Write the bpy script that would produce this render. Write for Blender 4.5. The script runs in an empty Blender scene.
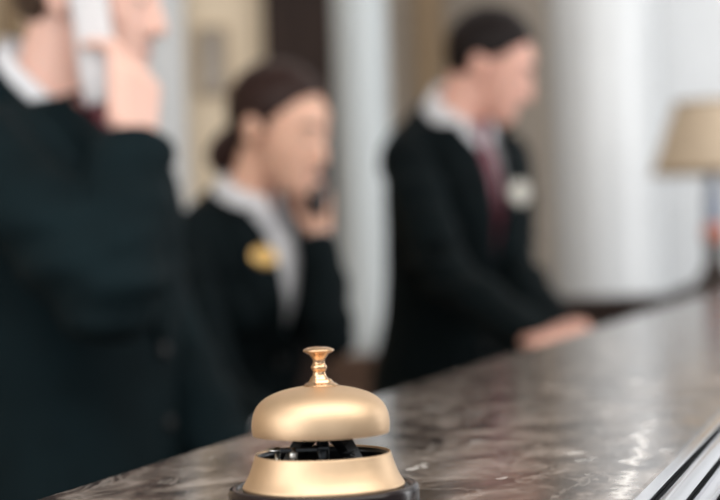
import bpy, bmesh, math, random
from mathutils import Vector, Matrix, noise
from mathutils.bvhtree import BVHTree

R = math.radians
random.seed(4)
SC = bpy.context.scene
COL = SC.collection

# ---------------------------------------------------------------- camera, light, exposure
ROLL = R(1.7)
CAM_Z = 1.214
cam_d = bpy.data.cameras.new('camera')
cam = bpy.data.objects.new('camera', cam_d)
COL.objects.link(cam)
cam.matrix_world = Matrix.Translation((0, 0, CAM_Z)) @ Matrix.Rotation(R(90), 4, 'X') @ Matrix.Rotation(-ROLL, 4, 'Z')
cam_d.sensor_width = 36
cam_d.lens = 85
cam_d.clip_start = 0.05
cam_d.dof.use_dof = True
cam_d.dof.focus_distance = 0.80
cam_d.dof.aperture_fstop = 5.8
SC.camera = cam

SC.view_settings.view_transform = 'Standard'
SC.view_settings.look = 'None'
SC.view_settings.gamma = 1
SC.view_settings.exposure = 0.3
SC.cycles.use_denoising = True
SC.cycles.max_bounces = 8

w = bpy.data.worlds.new('world')
SC.world = w
w.use_nodes = True
w.node_tree.nodes['Background'].inputs[0].default_value = (0.93, 0.97, 1.0, 1)
w.node_tree.nodes['Background'].inputs[1].default_value = 0.72


def area(name, loc, target, sx, sy, power, col=(1, 1, 1)):
    d = bpy.data.lights.new(name, 'AREA')
    d.shape = 'RECTANGLE'
    d.size, d.size_y, d.energy, d.color = sx, sy, power, col
    o = bpy.data.objects.new(name, d)
    COL.objects.link(o)
    o.location = loc
    o.rotation_euler = (Vector(target) - Vector(loc)).to_track_quat('-Z', 'Y').to_euler()
    return o


area('window_daylight_left', (-2.9, -0.6, 2.0), (0.2, 2.5, 1.1), 3.4, 2.4, 62, (0.97, 0.98, 1.0))
area('lobby_fill', (0.5, 0.9, 3.1), (0.0, 3.0, 1.2), 3.4, 3.0, 84, (1.0, 0.96, 0.91))  # unseen fill lamp, added overhead to brighten the faces
area('back_fill', (0.6, 4.6, 3.1), (0.7, 5.2, 0.5), 3.4, 1.0, 20, (1.0, 0.95, 0.9))  # unseen fill lamp, added to lift the back wall and columns
area('window_daylight_right', (3.8, 3.2, 1.9), (1.0, 5.6, 1.4), 1.6, 2.2, 78, (0.98, 0.99, 1.0))


# ---------------------------------------------------------------- helpers
def W(px, py, d):
    """the point of the place seen at a pixel of the photograph, d metres in front of the camera"""
    v = Vector(((px - 360) / 1700, (250 - py) / 1700, -1)) * d
    return cam.matrix_world @ v


def mat(name, col, rough=0.5, metal=0.0, spec=0.5, var=0.0, vscale=20.0, bump=0.0, bscale=200.0, coat=0.0, sub=0.0, sheen=0.0):
    m = bpy.data.materials.new(name)
    m.use_nodes = True
    nt = m.node_tree
    b = nt.nodes['Principled BSDF']
    b.inputs['Base Color'].default_value = (*col, 1)
    b.inputs['Roughness'].default_value = rough
    b.inputs['Metallic'].default_value = metal
    b.inputs['Specular IOR Level'].default_value = spec
    b.inputs['Coat Weight'].default_value = coat
    b.inputs['Sheen Weight'].default_value = sheen
    if sub:
        b.inputs['Subsurface Weight'].default_value = sub
        b.inputs['Subsurface Radius'].default_value = (0.012, 0.005, 0.003)
    tc = nt.nodes.new('ShaderNodeTexCoord')
    if var:
        n = nt.nodes.new('ShaderNodeTexNoise')
        n.inputs['Scale'].default_value = vscale
        n.inputs['Detail'].default_value = 5
        r = nt.nodes.new('ShaderNodeValToRGB')
        r.color_ramp.elements[0].position = 0.3
        r.color_ramp.elements[1].position = 0.7
        r.color_ramp.elements[0].color = (*[c * (1 - var) for c in col], 1)
        r.color_ramp.elements[1].color = (*[min(1, c * (1 + var)) for c in col], 1)
        nt.links.new(tc.outputs['Object'], n.inputs['Vector'])
        nt.links.new(n.outputs['Fac'], r.inputs['Fac'])
        nt.links.new(r.outputs['Color'], b.inputs['Base Color'])
    if bump:
        n2 = nt.nodes.new('ShaderNodeTexNoise')
        n2.inputs['Scale'].default_value = bscale
        n2.inputs['Detail'].default_value = 3
        bp = nt.nodes.new('ShaderNodeBump')
        bp.inputs['Strength'].default_value = bump
        bp.inputs['Distance'].default_value = 0.002
        nt.links.new(tc.outputs['Object'], n2.inputs['Vector'])
        nt.links.new(n2.outputs['Fac'], bp.inputs['Height'])
        nt.links.new(bp.outputs['Normal'], b.inputs['Normal'])
    return m


def marble_mat():
    m = bpy.data.materials.new('brown_marble')
    m.use_nodes = True
    nt = m.node_tree
    L = nt.links.new
    b = nt.nodes['Principled BSDF']
    tc = nt.nodes.new('ShaderNodeTexCoord')
    mp = nt.nodes.new('ShaderNodeMapping')
    mp.inputs['Rotation'].default_value = (0, 0, 0.5)
    mp.inputs['Scale'].default_value = (1.0, 0.55, 1)
    L(tc.outputs['Object'], mp.inputs['Vector'])

    def nz(scale, detail, rough, dist, src=None):
        n = nt.nodes.new('ShaderNodeTexNoise')
        n.inputs['Scale'].default_value = scale
        n.inputs['Detail'].default_value = detail
        n.inputs['Roughness'].default_value = rough
        n.inputs['Distortion'].default_value = dist
        L(src or mp.outputs['Vector'], n.inputs['Vector'])
        return n.outputs['Fac']

    def ramp(src, stops):
        r = nt.nodes.new('ShaderNodeValToRGB')
        e = r.color_ramp.elements
        while len(e) < len(stops):
            e.new(0.5)
        for el, (p, c) in zip(e, stops):
            el.position = p
            el.color = (*c, 1)
        L(src, r.inputs['Fac'])
        return r.outputs['Color']

    def mix(fac, a, c):
        x = nt.nodes.new('ShaderNodeMix')
        x.data_type = 'RGBA'
        L(fac, x.inputs['Factor'])
        L(a, x.inputs['A'])
        if isinstance(c, tuple):
            x.inputs['B'].default_value = (*c, 1)
        else:
            L(c, x.inputs['B'])
        return x.outputs['Result']

    def math_n(op, a, v):
        x = nt.nodes.new('ShaderNodeMath')
        x.operation = op
        if isinstance(a, (int, float)):
            x.inputs[0].default_value = a
        else:
            L(a, x.inputs[0])
        if isinstance(v, (int, float)):
            x.inputs[1].default_value = v
        else:
            L(v, x.inputs[1])
        return x.outputs[0]

    base = ramp(nz(28, 8, 0.68, 0.6), [(0.38, (0.016, 0.010, 0.008)), (0.47, (0.06, 0.043, 0.035)), (0.56, (0.17, 0.138, 0.118)), (0.68, (0.36, 0.31, 0.28))])
    blot = ramp(nz(7, 4, 0.55, 1.2), [(0.40, (0.0, 0.0, 0.0)), (0.66, (1, 1, 1))])
    base = mix(math_n('MULTIPLY', blot, 0.35), base, (0.05, 0.034, 0.028))
    # pale specks
    sp = ramp(nz(42, 3, 0.6, 0.4), [(0.665, (0, 0, 0)), (0.70, (1, 1, 1))])
    base = mix(math_n('MULTIPLY', sp, 0.8), base, (0.62, 0.59, 0.56))
    # thin dark and light veins
    vn = math_n('ABSOLUTE', math_n('SUBTRACT', nz(9, 6, 0.6, 1.0), 0.5), 0)
    base = mix(math_n('MULTIPLY', ramp(vn, [(0.0, (1, 1, 1)), (0.012, (0, 0, 0))]), 0.6), base, (0.36, 0.32, 0.29))
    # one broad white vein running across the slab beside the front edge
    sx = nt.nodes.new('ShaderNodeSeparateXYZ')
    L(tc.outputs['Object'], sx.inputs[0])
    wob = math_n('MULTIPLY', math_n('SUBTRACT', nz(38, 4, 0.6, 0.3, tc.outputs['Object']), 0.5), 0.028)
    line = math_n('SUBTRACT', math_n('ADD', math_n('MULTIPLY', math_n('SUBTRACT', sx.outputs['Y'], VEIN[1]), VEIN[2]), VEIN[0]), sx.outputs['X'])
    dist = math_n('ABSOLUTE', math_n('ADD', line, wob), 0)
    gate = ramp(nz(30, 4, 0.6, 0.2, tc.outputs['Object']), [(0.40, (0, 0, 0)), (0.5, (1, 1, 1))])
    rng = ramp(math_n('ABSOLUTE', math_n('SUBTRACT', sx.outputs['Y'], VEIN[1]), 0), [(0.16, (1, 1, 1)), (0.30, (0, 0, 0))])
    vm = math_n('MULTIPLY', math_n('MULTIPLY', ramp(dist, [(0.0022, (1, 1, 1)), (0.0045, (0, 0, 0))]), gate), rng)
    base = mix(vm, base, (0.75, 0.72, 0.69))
    L(base, b.inputs['Base Color'])
    b.inputs['Specular IOR Level'].default_value = 0.75
    rr = ramp(nz(40, 4, 0.6, 0), [(0.3, (0.10, 0.10, 0.10)), (0.7, (0.2, 0.2, 0.2))])
    L(rr, b.inputs['Roughness'])
    bp = nt.nodes.new('ShaderNodeBump')
    bp.inputs['Strength'].default_value = 0.06
    bp.inputs['Distance'].default_value = 0.001
    L(nz(55, 4, 0.6, 0), bp.inputs['Height'])
    L(bp.outputs['Normal'], b.inputs['Normal'])
    return m


def wood_mat(name, c0, c1, rough=0.35):
    m = bpy.data.materials.new(name)
    m.use_nodes = True
    nt = m.node_tree
    b = nt.nodes['Principled BSDF']
    tc = nt.nodes.new('ShaderNodeTexCoord')
    mp = nt.nodes.new('ShaderNodeMapping')
    mp.inputs['Scale'].default_value = (14, 14, 1.2)
    n = nt.nodes.new('ShaderNodeTexNoise')
    n.inputs['Scale'].default_value = 3
    n.inputs['Detail'].default_value = 6
    n.inputs['Distortion'].default_value = 0.8
    r = nt.nodes.new('ShaderNodeValToRGB')
    r.color_ramp.elements[0].position = 0.35
    r.color_ramp.elements[1].position = 0.65
    r.color_ramp.elements[0].color = (*c0, 1)
    r.color_ramp.elements[1].color = (*c1, 1)
    nt.links.new(tc.outputs['Object'], mp.inputs['Vector'])
    nt.links.new(mp.outputs['Vector'], n.inputs['Vector'])
    nt.links.new(n.outputs['Fac'], r.inputs['Fac'])
    nt.links.new(r.outputs['Color'], b.inputs['Base Color'])
    b.inputs['Roughness'].default_value = rough
    b.inputs['Specular IOR Level'].default_value = 0.25
    return m


def link(name, me, m, parent=None, smooth=True):
    o = bpy.data.objects.new(name, me)
    me.name = name
    COL.objects.link(o)
    me.materials.clear()
    me.materials.append(m)
    if smooth:
        for p in me.polygons:
            p.use_smooth = True
    if parent:
        o.parent = parent
    return o


def obj(name, bm, m, parent=None, smooth=True):
    bmesh.ops.recalc_face_normals(bm, faces=bm.faces[:])
    me = bpy.data.meshes.new(name)
    bm.to_mesh(me)
    bm.free()
    return link(name, me, m, parent, smooth)


def auto_smooth(o, deg=35):
    me = o.data
    bm = bmesh.new()
    bm.from_mesh(me)
    for e in bm.edges:
        e.smooth = not (len(e.link_faces) == 2 and e.calc_face_angle(0) > R(deg))
    bm.to_mesh(me)
    bm.free()
    return o


def thing(name, label, cat, loc=(0, 0, 0), rotz=0, group=None):
    o = bpy.data.objects.new(name, None)
    o.empty_display_size = 0.1
    COL.objects.link(o)
    o.location = loc
    o.rotation_euler = (0, 0, rotz)
    return tag(o, label, cat, group)


def tag(o, label, cat, group=None):
    o['label'] = label
    o['category'] = cat
    if group:
        o['group'] = group
    return o


def struct(o, label=None, cat=None):
    o['kind'] = 'structure'
    if label:
        o['label'] = label
        o['category'] = cat
    return o


def add_box(bm, x0, x1, y0, y1, z0, z1, bev=0.0, M=None):
    vs = [bm.verts.new((x, y, z)) for x in (x0, x1) for y in (y0, y1) for z in (z0, z1)]
    fs = [(0, 1, 3, 2), (4, 6, 7, 5), (0, 4, 5, 1), (2, 3, 7, 6), (0, 2, 6, 4), (1, 5, 7, 3)]
    faces = [bm.faces.new([vs[i] for i in f]) for f in fs]
    if bev:
        ed = list({e for f in faces for e in f.edges})
        r = bmesh.ops.bevel(bm, geom=ed, offset=bev, segments=3, affect='EDGES', profile=0.5)
        vs = list({v for f in r['faces'] for v in f.verts} | {v for v in vs if v.is_valid})
    if M is not None:
        for v in vs:
            v.co = M @ v.co
    return vs


def add_lathe(bm, prof, n=64, M=None, sx=1, sy=1):
    rings = []
    for r, z in prof:
        if r < 1e-6:
            rings.append([bm.verts.new((0, 0, z))])
        else:
            rings.append([bm.verts.new((sx * r * math.cos(2 * math.pi * i / n), sy * r * math.sin(2 * math.pi * i / n), z)) for i in range(n)])
    for a, b in zip(rings, rings[1:]):
        for i in range(n):
            j = (i + 1) % n
            if len(a) == 1 and len(b) == 1:
                continue
            if len(a) == 1:
                bm.faces.new((a[0], b[j], b[i]))
            elif len(b) == 1:
                bm.faces.new((a[i], a[j], b[0]))
            else:
                bm.faces.new((a[i], a[j], b[j], b[i]))
    if M is not None:
        for rg in rings:
            for v in rg:
                v.co = M @ v.co
    return rings


def smooth_prof(pts, k=6):
    """Catmull-Rom through profile points"""
    out = []
    P = [pts[0]] + list(pts) + [pts[-1]]
    for i in range(1, len(P) - 2):
        p0, p1, p2, p3 = P[i - 1], P[i], P[i + 1], P[i + 2]
        for s in range(k):
            t = s / k
            out.append(tuple(0.5 * (2 * p1[q] + (p2[q] - p0[q]) * t + (2 * p0[q] - 5 * p1[q] + 4 * p2[q] - p3[q]) * t * t + (3 * p1[q] - p0[q] - 3 * p2[q] + p3[q]) * t ** 3) for q in range(2)))
    out.append(tuple(pts[-1]))
    return out


def add_tube(bm, pts, rad, n=14, up=None, caps=True, flat=1.0):
    """tube through points; rad scalar list; flat squashes it along the second frame axis"""
    pts = [Vector(p) for p in pts]
    rings = []
    for i, p in enumerate(pts):
        a = pts[max(0, i - 1)]
        c = pts[min(len(pts) - 1, i + 1)]
        t = (c - a).normalized()
        u = Vector(up) if up is not None else (Vector((0, 0, 1)) if abs(t.z) < 0.9 else Vector((0, 1, 0)))
        s = t.cross(u).normalized()
        v = s.cross(t).normalized()
        rings.append([bm.verts.new(p + s * rad[i] * math.cos(2 * math.pi * k / n) + v * rad[i] * flat * math.sin(2 * math.pi * k / n)) for k in range(n)])
    for a, b in zip(rings, rings[1:]):
        for i in range(n):
            j = (i + 1) % n
            bm.faces.new((a[i], a[j], b[j], b[i]))
    if caps:
        bm.faces.new(rings[0][::-1])
        bm.faces.new(rings[-1])
    return rings


def add_capsule(bm, a, b, ra, rb, n=14, up=None, flat=1.0):
    """tapered limb with round ends"""
    a, b = Vector(a), Vector(b)
    t = (b - a).normalized()
    pts, rd = [], []
    for k in range(5):
        q = math.pi / 2 * (1 - k / 4)
        pts.append(a - t * ra * math.sin(q) * 0.999)
        rd.append(max(ra * math.cos(q), ra * 0.06))
    for k in range(5):
        q = math.pi / 2 * k / 4
        pts.append(b + t * rb * math.sin(q) * 0.999)
        rd.append(max(rb * math.cos(q), rb * 0.06))
    add_tube(bm, pts, rd, n, up, True, flat)


def add_ell(bm, c, r, M=None, n=24):
    q = Matrix.Translation(c) @ Matrix.Diagonal((*r, 1))
    if M is not None:
        q = M @ q
    bmesh.ops.create_uvsphere(bm, u_segments=n, v_segments=n // 2, radius=1, matrix=q)


def add_loft(bm, secs, n=36, M=None):
    """secs: (cx, cy, z, rx, ry, power) – superellipse sections stacked upwards"""
    rings = []
    for cx, cy, z, rx, ry, pw in secs:
        ring = []
        for i in range(n):
            a = 2 * math.pi * i / n
            c, s = math.cos(a), math.sin(a)
            p = Vector((cx + rx * math.copysign(abs(c) ** (2 / pw), c), cy + ry * math.copysign(abs(s) ** (2 / pw), s), z))
            ring.append(bm.verts.new(M @ p if M is not None else p))
        rings.append(ring)
    for a, b in zip(rings, rings[1:]):
        for i in range(n):
            j = (i + 1) % n
            bm.faces.new((a[i], a[j], b[j], b[i]))
    bm.faces.new(rings[0][::-1])
    bm.faces.new(rings[-1])


def fuse(bm, voxel, smooth=4):
    """weld overlapping closed shapes of one part into one continuous surface"""
    bmesh.ops.recalc_face_normals(bm, faces=bm.faces[:])
    me = bpy.data.meshes.new('tmp')
    bm.to_mesh(me)
    bm.free()
    o = bpy.data.objects.new('tmp', me)
    COL.objects.link(o)
    md = o.modifiers.new('r', 'REMESH')
    md.mode = 'VOXEL'
    md.voxel_size = voxel
    if smooth:
        ms = o.modifiers.new('s', 'SMOOTH')
        ms.factor = 0.5
        ms.iterations = smooth
    dg = bpy.context.evaluated_depsgraph_get()
    out = bpy.data.meshes.new_from_object(o.evaluated_get(dg))
    bpy.data.objects.remove(o)
    bpy.data.meshes.remove(me)
    return out


def solid(o, th, off=-1):
    md = o.modifiers.new('thickness', 'SOLIDIFY')
    md.thickness = th
    md.offset = off
    return o


# ---------------------------------------------------------------- the desk frame
# local +Y runs along the desk away from the camera, local +X points to the guests' side
DESK_LOC = Vector((-0.4164, 0, 0))
DESK_ROT = R(-17.63)
DESK_M = Matrix.Translation(DESK_LOC) @ Matrix.Rotation(DESK_ROT, 4, 'Z')
LEDGE_W = 0.282
TOP = 1.10


def on_top(px, py):
    """point of the ledge top seen at a pixel"""
    d = W(px, py, 1) - cam.matrix_world.translation
    t = (TOP - CAM_Z) / d.z
    return cam.matrix_world.translation + d * t


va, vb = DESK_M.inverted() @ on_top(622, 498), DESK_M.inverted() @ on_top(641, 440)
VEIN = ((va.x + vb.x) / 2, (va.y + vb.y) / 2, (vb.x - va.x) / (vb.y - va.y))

# ---------------------------------------------------------------- materials
M = {}
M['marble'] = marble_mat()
M['steel'] = mat('polished_steel', (0.68, 0.68, 0.72), 0.10, 1.0)
M['brass'] = mat('satin_brass', (0.71, 0.52, 0.345), 0.5, 1.0, var=0.06, vscale=60)
M['brass_knob'] = mat('copper_brass', (0.78, 0.52, 0.32), 0.22, 1.0)
M['black'] = mat('black_enamel', (0.012, 0.007, 0.008), 0.22, 0.0, 0.35)
M['dark_metal'] = mat('dark_oiled_steel', (0.06, 0.065, 0.07), 0.35, 0.9)
M['bright_metal'] = mat('nickel_plate', (0.75, 0.74, 0.70), 0.25, 1.0)
M['darkwood'] = wood_mat('dark_wood', (0.016, 0.008, 0.006), (0.034, 0.018, 0.013), 0.6)
M['midwood'] = wood_mat('brown_wood', (0.10, 0.056, 0.036), (0.17, 0.10, 0.066), 0.45)
M['goldwood'] = wood_mat('golden_wood', (0.24, 0.165, 0.095), (0.32, 0.23, 0.14), 0.45)
M['cream'] = mat('cream_wall_paint', (0.70, 0.58, 0.43), 0.7, var=0.04, vscale=3, bump=0.05, bscale=120)
M['taupe'] = mat('taupe_wall_covering', (0.36, 0.31, 0.26), 0.7, var=0.05, vscale=4, bump=0.08, bscale=160)
M['white'] = mat('white_gloss_paint', (0.62, 0.64, 0.66), 0.3, var=0.02, vscale=4)
M['ceil'] = mat('ceiling_plaster', (0.78, 0.77, 0.74), 0.85, var=0.03, vscale=5)
M['floor'] = mat('floor_stone', (0.20, 0.17, 0.145), 0.3, var=0.25, vscale=3)
M['suit'] = mat('black_suiting', (0.0022, 0.0056, 0.0070), 0.85, var=0.25, vscale=9, bump=0.25, bscale=420, spec=0.12)
M['suit_grey'] = mat('charcoal_suiting', (0.0034, 0.0098, 0.0125), 0.85, var=0.25, vscale=9, bump=0.25, bscale=420, spec=0.12)
M['shirt'] = mat('white_shirt_cotton', (0.74, 0.75, 0.79), 0.75, var=0.02, vscale=20)
M['tie'] = mat('dark_red_tie_silk', (0.15, 0.010, 0.022), 0.5, var=0.2, vscale=80)
M['tie_mauve'] = mat('mauve_red_tie_silk', (0.17, 0.04, 0.062), 0.5, var=0.2, vscale=80)
M['skin'] = mat('skin_fair', (0.80, 0.45, 0.36), 0.5, var=0.06, vscale=14, sub=0.08)
M['skin_pink'] = mat('skin_pink', (0.83, 0.52, 0.43), 0.5, var=0.06, vscale=14, sub=0.08)
M['skin_warm'] = mat('skin_warm', (0.84, 0.50, 0.37), 0.5, var=0.06, vscale=14, sub=0.08)
M['lip'] = mat('lip', (0.36, 0.12, 0.11), 0.45, var=0.08, vscale=60)
M['hair_black'] = mat('black_brown_hair', (0.010, 0.006, 0.006), 0.6, spec=0.2, var=0.4, vscale=90)
M['hair_brown'] = mat('dark_brown_hair', (0.026, 0.011, 0.009), 0.55, spec=0.25, var=0.4, vscale=90)
M['hair_mid'] = mat('brown_hair', (0.06, 0.035, 0.024), 0.5, var=0.4, vscale=90)
M['eye'] = mat('eye', (0.55, 0.52, 0.5), 0.15, var=0.05, vscale=30)
M['iris'] = mat('iris', (0.03, 0.02, 0.015), 0.15, var=0.2, vscale=200)
M['leather'] = mat('black_leather', (0.01, 0.01, 0.011), 0.35, var=0.2, vscale=40)
M['gold_badge'] = mat('gold_badge', (0.80, 0.52, 0.20), 0.35, 1.0, var=0.05, vscale=50)
M['white_badge'] = mat('pale_badge', (0.55, 0.52, 0.46), 0.4, var=0.05, vscale=50)
M['white_plastic'] = mat('white_plastic', (0.62, 0.61, 0.63), 0.35, var=0.02, vscale=30)
M['black_plastic'] = mat('black_plastic', (0.02, 0.02, 0.024), 0.35, var=0.1, vscale=30)
M['groove_shade'] = mat('groove_shade_black', (0.008, 0.009, 0.011), 0.8, spec=0.05, var=0.1, vscale=40)
M['suit_button'] = mat('dark_horn_button', (0.012, 0.013, 0.014), 0.5, var=0.2, vscale=30)
M['column'] = mat('blue_grey_gloss_paint', (0.46, 0.50, 0.52), 0.3, var=0.02, vscale=4)
M['button'] = mat('grey_plastic', (0.2, 0.21, 0.22), 0.4, var=0.1, vscale=30)
M['shade'] = mat('tan_lamp_fabric', (0.47, 0.375, 0.275), 0.8, var=0.04, vscale=40, bump=0.2, bscale=300)
M['bronze'] = mat('dark_bronze', (0.035, 0.024, 0.020), 0.4, 0.5, var=0.2, vscale=30)
M['blue_glaze'] = mat('blue_grey_glaze', (0.22, 0.26, 0.36), 0.25, var=0.1, vscale=30)
M['copper'] = mat('copper_glaze', (0.55, 0.20, 0.14), 0.35, 0.3, var=0.1, vscale=30)
M['bulb'] = mat('frosted_bulb', (0.85, 0.82, 0.75), 0.4, var=0.02, vscale=30)
M['print'] = mat('grey_print', (0.34, 0.30, 0.26), 0.6, var=0.35, vscale=6)

# ---------------------------------------------------------------- the room
X0, X1, Y0, Y1, ZC = -3.4, 4.2, -3.6, 6.4, 3.25
bm = bmesh.new(); add_box(bm, X0, X1, Y0, Y1 + 0.2, -0.2, 0); struct(obj('floor', bm, M['floor'], smooth=False))
bm = bmesh.new(); add_box(bm, X0, X1, Y0, Y1 + 0.2, ZC, ZC + 0.2); struct(obj('ceiling', bm, M['ceil'], smooth=False))
bm = bmesh.new(); add_box(bm, X0, X1, Y1, Y1 + 0.2, 0, ZC); struct(obj('wall_back', bm, M['cream'], smooth=False))
bm = bmesh.new(); add_box(bm, X0 - 0.2, X0, Y0, Y1 + 0.2, 0, ZC); struct(obj('wall_left', bm, M['cream'], smooth=False))
bm = bmesh.new(); add_box(bm, X1, X1 + 0.2, Y0, Y1 + 0.2, 0, ZC); struct(obj('wall_right', bm, M['white'], smooth=False))


def bx_at(px, y=Y1):
    return W(px, 150, y).x


# taupe wall covering on the right half of the back wall
bm = bmesh.new(); add_box(bm, bx_at(388), bx_at(700), Y1 - 0.03, Y1 - 0.0005, 0.12, ZC - 0.001)
struct(obj('trim_1', bm, M['taupe'], smooth=False))
bm = bmesh.new(); add_box(bm, bx_at(701), X1 - 0.01, Y1 - 0.03, Y1 - 0.0005, 0.12, ZC - 0.001)  # unseen white panel, added for the steel edge to reflect
struct(obj('trim_9_reflector', bm, M['white'], smooth=False))
# skirting
bm = bmesh.new(); add_box(bm, X0 + 0.001, X1 - 0.001, Y1 - 0.045, Y1 - 0.031, 0.001, 0.12, 0.004)
struct(obj('baseboard_back', bm, M['darkwood'], smooth=False))


def pilaster(name, pxa, pxb, y, m, base_z=0.0):
    xa, xb = bx_at(pxa, y), bx_at(pxb, y)
    bm = bmesh.new()
    dp = 0.12
    add_box(bm, xa, xb, y, y + dp, base_z + 0.001, ZC - 0.001, 0.008)
    add_box(bm, xa - 0.03, xb + 0.03, y - 0.03, y + dp, ZC - 0.16, ZC - 0.001, 0.01)
    return struct(obj(name, bm, m, smooth=False))


pilaster('trim_2', 143, 186, Y1 - 0.16, M['white'])
pilaster('trim_3', 2, 22, Y1 - 0.16, M['goldwood'])
pilaster('trim_4', 418, 448, Y1 - 0.16, M['goldwood'])


def column(name, pxa, pxb, y, base, m='white'):
    xa, xb = bx_at(pxa, y), bx_at(pxb, y)
    r, cx = (xb - xa) / 2, (xa + xb) / 2
    bm = bmesh.new()
    pr = [(0, base + 0.001), (r * 1.22, base + 0.001), (r * 1.22, base + 0.05), (r * 1.12, base + 0.075), (r * 1.08, base + 0.10), (r, base + 0.12), (r, ZC - 0.25),
          (r * 1.08, ZC - 0.23), (r * 1.08, ZC - 0.2), (r * 1.0, ZC - 0.18), (r * 1.22, ZC - 0.08), (r * 1.22, ZC - 0.001), (0, ZC - 0.001)]
    add_lathe(bm, pr, 64, Matrix.Translation((cx, y, 0)))
    o = struct(auto_smooth(obj(name, bm, M[m])))
    return o, cx, r


# slim white column on a brown timber pedestal, between the woman and the right-hand man
YB = 5.5
o, cx, r = column('trim_5', 336, 391, YB, 0.885, 'column')
bm = bmesh.new()
q = r * 1.45
add_box(bm, cx - q, cx + q, YB - q, YB + q, 0.001, 0.84, 0.008)
add_box(bm, cx - q - 0.02, cx + q + 0.02, YB - q - 0.02, YB + q + 0.02, 0.84, 0.885, 0.008)
add_box(bm, cx - q - 0.02, cx + q + 0.02, YB - q - 0.02, YB + q + 0.02, 0.001, 0.14, 0.008)
for sx in (-1, 1):
    add_box(bm, cx + sx * q * 0.78 - 0.012, cx + sx * q * 0.78 + 0.012, YB - q - 0.008, YB - q, 0.2, 0.78)
struct(obj('trim_6', bm, M['midwood'], smooth=False))
column('trim_7', 552, 660, 5.85, 0.0)
pilaster('trim_8', 656, 800, Y1 - 0.35, M['white'])

# dark timber door on the back wall
xa, xb = bx_at(284), bx_at(384)
bm = bmesh.new()
add_box(bm, xa, xb, Y1 - 0.03, Y1 - 0.0305 + 0.02, 0.001, 2.75)
struct(obj('door_1', bm, M['darkwood'], smooth=False))
dr = bpy.data.objects['door_1']
bm = bmesh.new()
add_box(bm, xa - 0.06, xa + 0.001, Y1 - 0.06, Y1 - 0.0005, 0.001, 2.82, 0.006)
add_box(bm, xa - 0.06, xb, Y1 - 0.06, Y1 - 0.0005, 2.751, 2.82, 0.006)
obj('door_frame', bm, M['darkwood'], dr, smooth=False)
bm = bmesh.new()
for z0, z1 in ((0.25, 0.95), (1.1, 1.75), (1.9, 2.6)):
    add_box(bm, xa + 0.07, xb - 0.07, Y1 - 0.04, Y1 - 0.0305, z0, z1, 0.004)
obj('door_panel', bm, M['darkwood'], dr, smooth=False)
bm = bmesh.new()
add_tube(bm, [(xa + 0.06, Y1 - 0.03, 1.02), (xa + 0.06, Y1 - 0.085, 1.02), (xa + 0.17, Y1 - 0.09, 1.02)], [0.011, 0.011, 0.009], 12)
obj('door_handle', bm, M['brass'], dr)

# framed picture on the cream wall
pc = W(213, 62, Y1)
pf = thing('framed_picture', 'small grey-brown framed picture on the cream wall behind the woman', 'picture', (pc.x, Y1 - 0.0005, pc.z))
bm = bmesh.new()
w2, h2 = 0.055, 0.13
for x0, x1, z0, z1 in ((-w2, w2, h2 - 0.014, h2), (-w2, w2, -h2, -h2 + 0.014), (-w2, -w2 + 0.014, -h2 + 0.0141, h2 - 0.0141), (w2 - 0.014, w2, -h2 + 0.0141, h2 - 0.0141)):
    add_box(bm, x0, x1, -0.022, 0, z0, z1, 0.003)
obj('frame', bm, M['goldwood'], pf, smooth=False)
bm = bmesh.new(); add_box(bm, -w2 + 0.0141, w2 - 0.0141, -0.012, -0.004, -h2 + 0.0141, h2 - 0.0141)
obj('print', bm, M['print'], pf, smooth=False)

# ---------------------------------------------------------------- reception desk
desk = thing('reception_desk', 'long reception desk with a polished brown marble ledge and steel edge', 'desk', DESK_LOC, DESK_ROT)
YA, YE = -0.9, 5.05
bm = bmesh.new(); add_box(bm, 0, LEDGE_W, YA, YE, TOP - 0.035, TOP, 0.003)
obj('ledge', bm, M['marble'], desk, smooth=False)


def extrude_profile(bm, prof, y0, y1):
    a = [bm.verts.new((x, y0, z)) for x, z in prof]
    b = [bm.verts.new((x, y1, z)) for x, z in prof]
    n = len(prof)
    for i in range(n):
        j = (i + 1) % n
        bm.faces.new((a[i], a[j], b[j], b[i]))
    bm.faces.new(a[::-1])
    bm.faces.new(b)


# stepped steel moulding: flat lip, groove, broad crowned band, groove, cove, groove, outer fillet
pr = [(0, -34), (0, 0.8), (0.5, 1.4), (6.0, 1.4), (6.6, 0.8), (7.0, -4.5), (9.0, -4.5), (9.4, -0.6)]
for k in range(11):
    a = R(150 - 120 * k / 10)
    pr.append((15.2 + 6.7 * math.cos(a), -3.2 + 5.2 * math.sin(a)))
pr += [(21.2, -6.5), (23.4, -6.5), (23.6, -1.6), (24.4, -1.2)]
for k in range(9):
    a = R(200 + 140 * k / 8)
    pr.append((28.4 + 4.2 * math.cos(a), -0.6 + 4.0 * math.sin(a)))
pr += [(33.2, -1.6), (33.6, -7), (35.6, -7), (36.0, -2.6), (37.0, -1.8), (46.0, -2.2), (49.0, -3.2), (51.0, -6.0), (51.5, -10), (51.5, -34)]
bm = bmesh.new(); extrude_profile(bm, [(LEDGE_W + 0.0003 + x * 0.001, TOP + z * 0.001) for x, z in pr], YA, YE)
trim_o = auto_smooth(obj('edge_trim', bm, M['steel'], desk), 30)
for gx, gz, gw in ((8.0, -4.4, 0.9), (22.3, -6.4, 1.0), (34.6, -6.9, 0.9)):
    bm = bmesh.new()
    add_box(bm, LEDGE_W + 0.0003 + (gx - gw) * 0.001, LEDGE_W + 0.0003 + (gx + gw) * 0.001, YA, YE, TOP + gz * 0.001, TOP + (gz + 3.4) * 0.001)
    obj('groove_shade_strip', bm, M['groove_shade'], trim_o, smooth=False)  # black strips added, putting the dark of the grooves into colour
bm = bmesh.new(); add_box(bm, 0.10, 0.24, YA, YE, 0.001, TOP - 0.036)
obj('front_panel', bm, M['midwood'], desk, smooth=False)
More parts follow.
